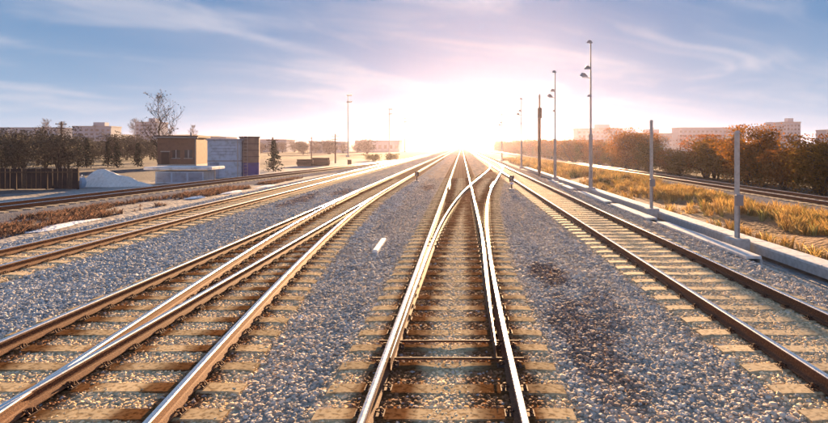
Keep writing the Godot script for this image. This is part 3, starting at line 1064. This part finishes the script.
func build_right_side() -> void:
	# concrete cable troughs with loose lids
	for line in [[8.25, 9.0, 70.0, 0.46, "pale concrete cable trough beside the golden grass bank", 1.0], [7.05, 13.0, 44.0, 0.36, "narrow pale concrete cable trough next to the right-hand track, lids missing in places", 0.72]]:
		var t := thing("cable_trough", line[4], "cable trough", Vector3(line[0], GROUND_Y, 0))
		var st := begin()
		for s in [-1, 1]:
			box(st, Vector3(s * line[3] * 0.46, 0.07, -(line[1] + line[2]) * 0.5), Vector3(0.06, 0.2, line[2] - line[1]))
		part("trough_side", st.commit(), M.concrete, t)
		var lid := bevelm(Vector3(line[3] * 1.1, 0.07, 0.985), 0.012)
		var d: float = line[1]
		while d < line[2]:
			if rng.randf() < line[5] or d < 12.0:
				part("lid", lid, M.pale, t, Vector3(rng.randf_range(-0.012, 0.012), 0.172, -d - 0.5), rng.randf_range(-0.015, 0.015))
			d += 1.0
	right_lamp(Vector3(8.03, GROUND_Y, -33.6), 9.4, "tallest lamp post, with four lamp heads, right of the tracks")
	right_lamp(Vector3(7.75, GROUND_Y, -44.8), 9.1, "lamp post just left of the tallest one on the right")
	right_lamp(Vector3(7.75, GROUND_Y, -70.0), 9.1, "hazy lamp post next nearest to the sun on the right")
	right_lamp(Vector3(7.75, GROUND_Y, -104.0), 9.1, "farthest lamp post nearest the sun on the right")
	right_lamp(Vector3(7.8, GROUND_Y, -22.2), 3.9, "short pale post standing on the trough right of the tallest lamp post", false)
	right_lamp(Vector3(7.65, GROUND_Y, -15.0), 3.25, "nearest short pale post, at the right before the scrub trees", false)
	var t := thing("signal_mast", "slender dark signal mast between the lamp posts on the right", "signal", Vector3(7.5, GROUND_Y, -52.0))
	part("mast_pole", tubem([Vector3(0, 0, 0), Vector3(0, 7.7, 0)], [0.1, 0.08], 10), M.timber, t)
	part("signal_head", bevelm(Vector3(0.4, 1.0, 0.2), 0.04), M.signal_case, t, Vector3(0, 5.6, 0.15))
	part("ladder", boxm(Vector3(0.3, 5.2, 0.03)), M.signal_case, t, Vector3(0, 0.4, -0.16))
	part("finial", tubem([Vector3(0, 7.7, 0), Vector3(0, 7.95, 0)], [0.1, 0.01], 8), M.timber, t)

	# dry golden grass on the bank
	var tufts := [tuft_mesh(1, 16, 0.42, 0.16), tuft_mesh(2, 14, 0.3, 0.2)]
	var places := [[], []]
	var cols := [[], []]
	for k in 16000:
		var d := 9.0 + 111.0 * pow(rng.randf(), 1.7)
		var x := rng.randf_range(8.9, 15.4)
		var n := patch_noise.get_noise_2d(x * 1.6, d * 0.8)
		if n + rng.randf_range(-0.3, 0.3) < 0.02: continue
		var v := k % 2
		var s := rng.randf_range(0.6, 1.3) * (1.0 if d < 40.0 else 1.5)
		places[v].append(Transform3D(Basis(Vector3.UP, rng.randf() * TAU).scaled(Vector3(s, s, s)), Vector3(x, GROUND_Y - 0.06 + 0.28 * smoothstep(9.4, 11.0, x) * smoothstep(15.0, 13.0, x) * clampf(0.45 + patch_noise.get_noise_2d(x * 2.0, d * 1.2) * 1.6, 0.0, 1.0), -d)))
		cols[v].append((Color(0.75, 0.52, 0.18).lerp(Color(0.45, 0.26, 0.09), rng.randf()) if rng.randf() > 0.18 else Color(0.26, 0.24, 0.09)) * rng.randf_range(0.6, 1.25))
	for v in 2:
		multi("dry_grass", tufts[v], M.grass, places[v], cols[v], "golden dry grass on the bank right of the tracks", "grass")

	# scrub trees behind the outermost right track
	var kinds := []
	var pal := [[Color(0.24, 0.10, 0.014), Color(0.17, 0.09, 0.015), Color(0.29, 0.115, 0.015)], [Color(0.26, 0.09, 0.013), Color(0.30, 0.11, 0.015), Color(0.15, 0.055, 0.010)], [Color(0.17, 0.10, 0.015), Color(0.23, 0.12, 0.016), Color(0.12, 0.072, 0.012)]]
	for k in 6:
		kinds.append(scrub(100 + k, 3.15, 3.4, 8500, 0.12, pal[k % 3]))
	var words := ["olive brown", "russet brown", "dark olive"]
	var d := 20.0
	var i := 0
	while d < 330.0:
		var v := i % 6 if i % 4 else (i * 5 + 2) % 6
		var f := rng.randf_range(0.72, 1.2) * (1.0 + 0.0012 * d) * (1.0 + 0.14 * sin(d * 0.31))
		var t2 := thing("scrub_tree", "%s scrub tree in the leafy row behind the outermost right track" % words[v % 3], "tree", Vector3(21.6 + rng.randf_range(-0.7, 1.2), GROUND_Y, -d), rng.randf() * TAU, "%s scrub trees behind the outermost right track" % words[v % 3])
		part("trunk", kinds[v][0], M.bark, t2)
		part("crown", kinds[v][1], M.leaf, t2)
		var stretch := rng.randf_range(0.9, 1.15)
		for q in t2.get_children(): q.scale = Vector3(f * 1.1, f * stretch, f * 1.1)
		d += rng.randf_range(1.7, 2.6) * (1.0 + d * 0.004)
		i += 1

func build_left_side() -> void:
	# brown dead grass between the two outer left tracks
	var tm := tuft_mesh(5, 14, 0.22, 0.16)
	var places := []
	var cols := []
	for k in 9000:
		var d := 12.0 + 38.0 * rng.randf()
		var x := rng.randf_range(-19.0, -14.6)
		if x < siding_x(d) + 2.1: continue
		if patch_noise.get_noise_2d(x * 1.6, d * 0.8) + rng.randf_range(-0.2, 0.2) < -0.08: continue
		var s := rng.randf_range(0.5, 1.2)
		places.append(Transform3D(Basis(Vector3.UP, rng.randf() * TAU).scaled(Vector3(s, s, s)), Vector3(x, GROUND_Y - 0.05, -d)))
		cols.append(Color(0.20, 0.115, 0.08).lerp(Color(0.11, 0.07, 0.055), rng.randf()))
	multi("dead_grass", tm, M.grass, places, cols, "reddish brown dead grass between the two outer left tracks", "grass")

	# white patches at the foot of the ballast
	var i := 0
	for p in [[-14.6, 19.7, 0.32, 1.9, "largest white patch on the ground, left of the dark railed track"], [-15.0, 30.7, 0.35, 1.0, "small bright white patch beside the dark railed track"], [-14.5, 34.2, 0.3, 1.5, "long thin white patch beyond the small bright one"], [-14.2, 39.2, 0.3, 1.7, "farthest thin white patch left of the dark railed track"]]:
		var st := begin()
		var r := RandomNumberGenerator.new()
		r.seed = 40 + i
		var rings := []
		for k in 4:
			var f := 1.0 - k / 3.0
			var ring := []
			for q in 18:
				var a := TAU * q / 18.0
				var wob := 1.0 + 0.25 * sin(a * 3.0 + i) + 0.15 * sin(a * 5.0 + 2.0 * i)
				ring.append(Vector3(cos(a) * p[2] * f * wob, 0.09 * (1.0 - f * f) - 0.02, sin(a) * p[3] * f * wob))
			rings.append(ring)
		for k in 3:
			for q in 18:
				var j := (q + 1) % 18
				quad(st, rings[k][q], rings[k][j], rings[k + 1][j], rings[k + 1][q], Vector3.UP)
		var o := top("white_patch", st.commit(), M.white_patch, Vector3(p[0], GROUND_Y + 0.0, -p[1]))
		tag(o, p[4], "snow patch", "white patches along the left ballast")
		i += 1

	# low dark fence of boarded bays
	var t := thing("board_fence", "low dark brown boarded fence at the left edge", "fence", Vector3(-36.0, GROUND_Y, -36.0), 0.06)
	for k in 10:
		var x := -9.0 + k * 2.0
		var tall := rng.randf_range(-0.08, 0.06)
		for b in 6:
			var pl := part("board", bevelm(Vector3(0.3, 1.4 + tall + rng.randf_range(-0.03, 0.03), 0.045), 0.008), M.dark_board if rng.randf() < 0.7 else M.timber, t, Vector3(x - 0.775 + 0.31 * b, 0.02, rng.randf_range(-0.012, 0.012)))
			pl.rotation.z = rng.randf_range(-0.012, 0.012)
		part("post", boxm(Vector3(0.12, 1.5, 0.12)), M.dark_board, t, Vector3(x + 1.0, -0.05, 0))
		part("cross_rail", boxm(Vector3(1.98, 0.1, 0.05)), M.timber, t, Vector3(x, 1.1, 0.065))

	# heap of pale gravel and a big sack
	var st := begin()
	var rings := []
	for k in 15:
		var f := k / 14.0
		var ring := []
		for q in 48:
			var a := TAU * q / 48.0
			var rr := f * (1.0 + 0.1 * sin(a * 3.0 + 1.0) + 0.05 * sin(a * 7.0))
			var c := cos(a)
			var px := (c * rr * (3.9 if c > 0.0 else 1.1))
			var hh := 1.25 * (1.0 - pow(f, 1.3)) + 0.22 * patch_noise.get_noise_2d(px * 5.0, sin(a) * rr * 8.0) * minf(1.0, 3.0 * (1.0 - f) + 0.2)
			ring.append(Vector3(px, hh - 0.08, sin(a) * rr * 1.6))
		rings.append(ring)
	for k in 14:
		for q in 48:
			var j := (q + 1) % 48
			quad(st, rings[k][q], rings[k][j], rings[k + 1][j], rings[k + 1][q], Vector3.UP)
	var heap := top("gravel_heap", st.commit(), M.pale, Vector3(-27.0, GROUND_Y, -40.0))
	tag(heap, "long pale heap sloping down beside the dark fence", "heap")
	t = thing("bulk_sack", "bluish white bulk sack standing at the end of the dark fence", "sack", Vector3(-26.8, GROUND_Y, -37.6), 0.3)
	st = begin()
	var prev := []
	for k in 6:
		var f := k / 5.0
		var bulge := 0.42 + 0.09 * sin(f * PI)
		var ring := []
		for q in 16:
			var a := TAU * q / 16.0
			var sq := 1.0 / pow(pow(absf(cos(a)), 4.0) + pow(absf(sin(a)), 4.0), 0.25)
			ring.append(Vector3(cos(a) * sq * bulge, f * 0.72 - 0.02, sin(a) * sq * bulge))
		if k:
			for q in 16:
				var j := (q + 1) % 16
				quad(st, prev[q], prev[j], ring[j], ring[q], (ring[q] + ring[j]) * Vector3(1, 0, 1))
		prev = ring
	for q in range(1, 15): tri(st, prev[0], prev[q], prev[q + 1], Vector3.UP)
	part("bag", st.commit(), M.wall_blue, t)
	for s in [-1, 1]:
		part("strap", tubem([Vector3(s * 0.36, 0.66, -0.36), Vector3(s * 0.3, 0.9, 0), Vector3(s * 0.36, 0.66, 0.36)], [0.025, 0.025, 0.025], 5), M.white_paint, t)

	# low bin with a white lid
	t = thing("storage_bin", "low pale blue storage bin under an overhanging white flat lid", "bin", Vector3(-22.0, GROUND_Y, -43.0), 0.04)
	part("body", bevelm(Vector3(3.7, 0.95, 2.0), 0.03), M.wall_blue, t)
	part("lid", bevelm(Vector3(5.2, 0.22, 2.6), 0.06), M.wall_white, t, Vector3(0, 1.08, 0))
	for x in [-2.3, 2.3]:
		part("leg", tubem([Vector3(x, 0, 0), Vector3(x, 1.09, 0)], [0.05, 0.05], 8), M.pole, t)
	for x in [-1.2, 0.0, 1.2]:
		part("door", boxm(Vector3(1.05, 0.7, 0.03)), M.wall_grey, t, Vector3(x, 0.12, 1.005))

	# brown brick hut
	t = thing("brick_hut", "brown flat-roofed brick hut behind the bare tree", "building", Vector3(-39.2, GROUND_Y, -76.0), 0.12)
	part("wall", boxm(Vector3(5.0, 4.1, 4.4)), M.wall_brown, t)
	part("roof", bevelm(Vector3(5.7, 0.28, 5.1), 0.04), M.dark_board, t, Vector3(0, 4.1, 0))
	var hd := part("door", boxm(Vector3(1.0, 2.1, 0.06)), M.dark_board, t, Vector3(-1.5, 0.05, 2.2))
	part("door_frame", boxm(Vector3(1.2, 0.1, 0.12)), M.concrete, hd, Vector3(0, 2.1, 0.0))
	part("gutter", tubem([Vector3(-2.85, 4.12, 2.62), Vector3(2.85, 4.08, 2.62)], [0.07, 0.07], 8), M.pole, t)
	part("downpipe", tubem([Vector3(2.42, 4.08, 2.6), Vector3(2.42, 3.8, 2.28), Vector3(2.42, 0.1, 2.28)], [0.05, 0.05, 0.05], 8), M.pole, t)
	part("plinth", boxm(Vector3(5.08, 0.45, 4.48)), M.concrete, t, Vector3(0, -0.02, 0))
	part("roof_vent", tubem([Vector3(1.2, 4.3, 0.4), Vector3(1.2, 4.9, 0.4)], [0.14, 0.14], 8), M.pole, t)
	for x in [-0.1, 1.5]:
		var w := part("window", boxm(Vector3(1.0, 1.1, 0.05)), M.window, t, Vector3(x, 1.3, 2.2))
		part("sill", boxm(Vector3(1.15, 0.08, 0.16)), M.concrete, w, Vector3(0, -0.09, 0.05))
		part("frame", boxm(Vector3(0.06, 1.1, 0.03)), M.wall_white, w, Vector3(0, 0, 0.035))

	# pale blue kiosk
	t = thing("kiosk", "pale blue two-tier kiosk left of the brown tank", "building", Vector3(-22.0, GROUND_Y, -51.0), 0.05)
	part("lower_body", bevelm(Vector3(2.9, 1.5, 2.6), 0.02), M.wall_blue, t)
	part("band", boxm(Vector3(2.96, 0.1, 2.66)), M.trim, t, Vector3(0, 1.5, 0))
	part("upper_body", bevelm(Vector3(2.9, 1.85, 2.6), 0.02), M.wall_blue, t, Vector3(0, 1.6, 0))
	part("roof", bevelm(Vector3(3.15, 0.12, 2.85), 0.02), M.wall_grey, t, Vector3(0, 3.45, 0))
	part("door", boxm(Vector3(0.85, 1.3, 0.04)), M.wall_grey, t, Vector3(-0.8, 0.1, 1.3))
	part("downpipe", tubem([Vector3(1.3, 0, 1.36), Vector3(1.3, 3.45, 1.36)], [0.04, 0.04], 8), M.pole, t)
	for k in 4:
		part("louvre", boxm(Vector3(2.2, 0.06, 0.05)), M.wall_grey, t, Vector3(0, 2.1 + 0.28 * k, 1.3))

	# brown tank with a blue foot
	t = thing("storage_tank", "brown upright storage tank with a deep blue base", "tank", Vector3(-20.15, GROUND_Y, -51.3))
	part("blue_base", tubem([Vector3(0, -0.05, 0), Vector3(0, 1.36, 0)], [0.885, 0.885], 28), M.tank_blue, t)
	part("shell", tubem([Vector3(0, 1.36, 0), Vector3(0, 3.7, 0)], [0.89, 0.89], 28), M.tank_brown, t)
	part("top_rim", tubem([Vector3(0, 3.7, 0), Vector3(0, 3.82, 0)], [0.96, 0.96], 28), M.dark_board, t)
	for k in 3: part("hoop", tubem([Vector3(0, 1.9 + 0.6 * k, 0), Vector3(0, 1.95 + 0.6 * k, 0)], [0.905, 0.905], 28), M.dark_board, t)
	st = begin()
	for s in [-1, 1]: tube(st, [Vector3(s * 0.18, 0, 0.97), Vector3(s * 0.18, 3.9, 0.97)], [0.02, 0.02], 6)
	for k in 12: tube(st, [Vector3(-0.18, 0.3 + 0.3 * k, 0.97), Vector3(0.18, 0.3 + 0.3 * k, 0.97)], [0.012, 0.012], 5)
	part("ladder", st.commit(), M.pole, t)

	conifer("dark cone-shaped conifer right of the brown tank", Vector3(-22.1, GROUND_Y, -63.5), 3.5, 2.7, 4)
	utility_pole(Vector3(-24.5, GROUND_Y, -70.0), 4.1, "wooden pole with crossarms behind the cone-shaped conifer")
	utility_pole(Vector3(-22.0, GROUND_Y, -94.0), 5.1, "brown wooden pole standing clear beside the outermost left track", 0.3)
	utility_pole(Vector3(-32.0, GROUND_Y, -115.0), 5.0, "faint wooden pole between the stacked timbers and the tall mast")
	utility_pole(Vector3(-59.3, GROUND_Y, -80.0), 6.6, "dark wooden pole with crossarm among the trees at far left", 0.2)

	# stacks of old timber sleepers
	for s in [[-23.2, 80.0, 4, 5, "low stack of old brown timber sleepers beside the outermost left track"], [-21.2, 81.5, 4, 6, "higher stack of old brown timber sleepers nearest the outermost left track"]]:
		t = thing("timber_stack", s[4], "timber stack", Vector3(s[0], GROUND_Y, -s[1]), rng.randf_range(-0.2, 0.2), "stacks of old sleepers")
		var beam := bevelm(Vector3(2.2, 0.2, 0.26), 0.02)
		for y in s[3]:
			for k in s[2]:
				part("timber", beam, M.timber if (k + y) % 3 else M.wall_brown, t, Vector3(rng.randf_range(-0.1, 0.1), y * 0.202 - 0.01, (k - 1.5) * 0.3), rng.randf_range(-0.03, 0.03))

	t = thing("relay_cabinet", "small dark cabinet on the edge of the outermost left track", "cabinet", Vector3(-16.4, GROUND_Y, -79.0))
	part("plinth", boxm(Vector3(0.6, 0.15, 0.45)), M.concrete, t)
	part("case", bevelm(Vector3(0.55, 0.75, 0.4), 0.02), M.signal_case, t, Vector3(0, 0.15, 0))
	part("roof", bevelm(Vector3(0.65, 0.06, 0.5), 0.02), M.signal_case, t, Vector3(0, 0.9, 0))

	# green-yellow shrubs where the siding joins
	var shrub := scrub(300, 1.25, 3.0, 2200, 0.16, [Color(0.12, 0.13, 0.03), Color(0.16, 0.14, 0.04)])
	for s in [[-17.6, 108.0, "yellow green shrub nearer the masts beside the outermost left track"], [-14.6, 112.0, "yellow green shrub where the outermost left track joins"]]:
		t = thing("shrub", s[2], "shrub", Vector3(s[0], GROUND_Y, -s[1]), s[1])
		part("trunk", shrub[0], M.bark, t)
		part("crown", shrub[1], M.leaf, t)

	yard_mast(Vector3(-31.6, GROUND_Y, -150.0), 17.2, "nearest and tallest lighting mast left of the tracks")
	yard_mast(Vector3(-27.6, GROUND_Y, -206.0), 17.2, "middle one of the three lighting masts left of the tracks")
	yard_mast(Vector3(-28.5, GROUND_Y, -271.0), 17.2, "farthest lighting mast, closest to the sun on the left")

	# trees at the left
	bare_tree("tall bare tree rising above the skyline at the left", Vector3(-42.0, GROUND_Y, -75.0), 10.6, 7, 260)
	var names := ["conifer", "second conifer", "third conifer", "fourth conifer", "fifth conifer"]
	i = 0
	for p in [[-53.2, 75.0, 3.7], [-51.4, 74.0, 3.9], [-49.8, 76.0, 3.5], [-47.9, 75.0, 3.4], [-46.2, 77.0, 3.3]]:
		conifer("%s dark slim %s of the row behind the pale heap" % [["leftmost", "second", "middle", "fourth", "rightmost"][i], "conifer"], Vector3(p[0], GROUND_Y, -p[1]), p[2], 1.5, 60 + i, "row of slim conifers")
		i += 1
	var bush := []
	for k in 3: bush.append(scrub(500 + k, 4.2, 3.6, 2600, 0.16, [Color(0.055, 0.05, 0.032), Color(0.07, 0.06, 0.04)]))
	i = 0
	for p in [[-52.0, 58.0], [-49.5, 54.0], [-47.0, 57.0], [-45.0, 54.5], [-43.2, 58.0], [-56.0, 66.0], [-58.5, 72.0], [-54.0, 70.0], [-46.0, 63.0], [-62.0, 80.0], [-66.0, 84.0]]:
		t = thing("dark_bush", "dark twiggy bush in the thicket behind the low dark fence", "bush", Vector3(p[0], GROUND_Y, -p[1]), rng.randf() * TAU, "dark thicket at the left edge")
		part("trunk", bush[i % 3][0], M.bark, t)
		part("crown", bush[i % 3][1], M.leaf_plain, t)
		var f := rng.randf_range(0.85, 1.15)
		for q in t.get_children(): q.scale = Vector3(f, f, f)
		i += 1

func ridge(called: String, x0: float, x1: float, d: float, depth: float, hf: Callable, m: Material) -> void:
	var st := begin()
	var nx := 60
	var nz := 8
	for j in nz + 1:
		for k in nx + 1:
			var x := lerpf(x0, x1, k / float(nx))
			var f := j / float(nz)
			var y: float = hf.call(x) * sin(PI * f) + GROUND_Y - 1.0
			st.set_color(Color(0.10, 0.10, 0.065) * (1.0 + 0.4 * patch_noise.get_noise_2d(x * 0.4, f * 30.0)))
			st.set_normal(Vector3.UP)
			st.add_vertex(Vector3(x, y, -d - depth * f))
	for j in nz:
		for k in nx:
			var a := j * (nx + 1) + k
			for q in [a, a + nx + 1, a + 1, a + 1, a + nx + 1, a + nx + 2]: st.add_index(q)
	st.generate_normals()
	var o := top(called, st.commit(), m)
	o.set_meta("kind", "structure")

func build_far() -> void:
	ridge("hill", -620.0, -110.0, 300.0, 220.0, func(x): return 13.0 * smoothstep(-110.0, -210.0, x) * (1.0 + 0.25 * patch_noise.get_noise_1d(x * 0.35)), M.land)
	ridge("hill", -420.0, 20.0, 690.0, 300.0, func(x): return (6.5 + 14.0 * exp(-pow((x + 66.0) / 45.0, 2.0)) + 3.5 * smoothstep(-150.0, -270.0, x)) * smoothstep(20.0, -30.0, x) * (1.0 + 0.2 * patch_noise.get_noise_1d(x * 0.5)), M.land)
	ridge("hill", 60.0, 900.0, 560.0, 300.0, func(x): return 6.5 * smoothstep(60.0, 160.0, x) * (1.0 + 0.3 * patch_noise.get_noise_1d(x * 0.3)), M.land)

	# town at the left
	block("apartment_block", "pale flat-topped block on the hill behind the bare tree", Vector3(-198.0, 5.0, -345.0), Vector3(14.0, 12.5, 12.0), M.wall_grey, 5, 5)
	block("apartment_block", "low wide pale building on the hill at far left", Vector3(-272.0, 7.0, -345.0), Vector3(38.0, 7.0, 12.0), M.wall_cream, 2, 12, 0.0, false)
	block("apartment_block", "small block between the hill trees and the bare tree", Vector3(-226.0, 6.0, -335.0), Vector3(22.0, 8.5, 12.0), M.wall_grey, 3, 7, 0.1)
	block("industrial_hall", "long white hall on the flat ground behind the wooden poles", Vector3(-64.0, GROUND_Y, -262.0), Vector3(17.0, 4.6, 10.0), M.wall_white, 1, 6, 0.0, false)
	block("industrial_hall", "grey hall right of the brown tank, far behind", Vector3(-105.0, GROUND_Y, -290.0), Vector3(26.0, 6.0, 14.0), M.wall_grey, 1, 8, 0.0, false)
	block("industrial_hall", "cream hall far behind the pale blue kiosk", Vector3(-140.0, GROUND_Y, -300.0), Vector3(24.0, 7.5, 14.0), M.wall_cream, 2, 8, 0.0, false)
	var i := 0
	var where := ["leftmost", "second", "third", "fourth", "fifth", "rightmost"]
	for p in [[-262.0, 340.0, 12.5], [-250.0, 338.0, 11.0], [-224.0, 330.0, 9.0], [-206.0, 340.0, 13.0], [-180.0, 335.0, 8.0], [-168.0, 338.0, 9.0]]:
		bare_tree("%s of the pale hazy trees standing on the left hill" % where[i], Vector3(p[0], 7.0, -p[1]), p[2], 900 + i, 2600, "trees on the left hill", "hill_tree")
		i += 1

	# town at the right
	block("tower_block", "taller right half of the pair of blue-grey towers behind the scrub trees", Vector3(211.0, GROUND_Y, -350.0), Vector3(11.2, 18.0, 10.0), M.wall_grey, 7, 5)
	block("tower_block", "lower left half of the pair of blue-grey towers behind the scrub trees", Vector3(199.6, GROUND_Y, -352.0), Vector3(11.2, 15.6, 10.0), M.wall_grey, 6, 5)
	block("apartment_block", "long flat pale block left of the pair of towers", Vector3(155.0, GROUND_Y, -340.0), Vector3(41.0, 14.0, 11.0), M.wall_grey, 5, 15, 0.0, false)
	block("apartment_block", "low block right of the pair of towers", Vector3(244.0, GROUND_Y, -350.0), Vector3(22.0, 13.0, 10.0), M.wall_grey, 5, 8)
	block("apartment_block", "hazy block behind the lamp posts on the right", Vector3(83.0, GROUND_Y, -330.0), Vector3(27.0, 13.2, 12.0), M.wall_grey, 5, 10)
	block("apartment_block", "hazy low block between the lamp posts and the long flat block", Vector3(115.0, GROUND_Y, -335.0), Vector3(27.0, 10.4, 12.0), M.wall_cream, 4, 10)
	for k in 4:
		bare_tree("%s pale hazy tree on the skyline right of the towers" % ["leftmost", "second", "third", "rightmost"][k], Vector3(222.0 + 7.0 * k, GROUND_Y, -318.0 - 3.0 * k), 11.5 + 0.6 * k, 950 + k, 2600, "skyline trees at the right", "hazy_tree")

	# dark wood behind the thicket at the left
	var wood := []
	for k in 3: wood.append(scrub(700 + k, 4.6, 4.2, 2400, 0.24, [Color(0.06, 0.06, 0.035), Color(0.075, 0.068, 0.042)]))
	var r := RandomNumberGenerator.new()
	r.seed = 77
	for k in 34:
		var d := 84.0 + 60.0 * r.randf()
		var x := -d * lerpf(0.56, 0.92, (k + r.randf()) / 34.0)
		var t := thing("wood_tree", "dark bushy tree of the wood behind the slim conifers", "tree", Vector3(x, GROUND_Y, -d), r.randf() * TAU, "dark wood at the left")
		part("trunk", wood[k % 3][0], M.bark, t)
		part("crown", wood[k % 3][1], M.leaf_plain, t)
		var f := r.randf_range(0.75, 1.25)
		for q in t.get_children(): q.scale = Vector3(f, f, f)
	for k in 22:
		var d := 190.0 + 110.0 * r.randf()
		var x := -d * lerpf(0.13, 0.5, (k + r.randf()) / 22.0) - 6.0
		var t := thing("hazy_tree", "hazy tree in the far row behind the lighting masts", "tree", Vector3(x, GROUND_Y, -d), r.randf() * TAU, "far row of trees behind the left masts")
		part("trunk", wood[k % 3][0], M.bark, t)
		part("crown", wood[k % 3][1], M.leaf_plain, t)
		var f := r.randf_range(0.9, 1.5)
		for q in t.get_children(): q.scale = Vector3(f * 1.25, f, f * 1.25)
	block("industrial_hall", "wide low grey hall behind the tall mast, right of the white hall", Vector3(-46.0, GROUND_Y, -300.0), Vector3(24.0, 5.6, 12.0), M.wall_grey, 1, 8, 0.0, false)
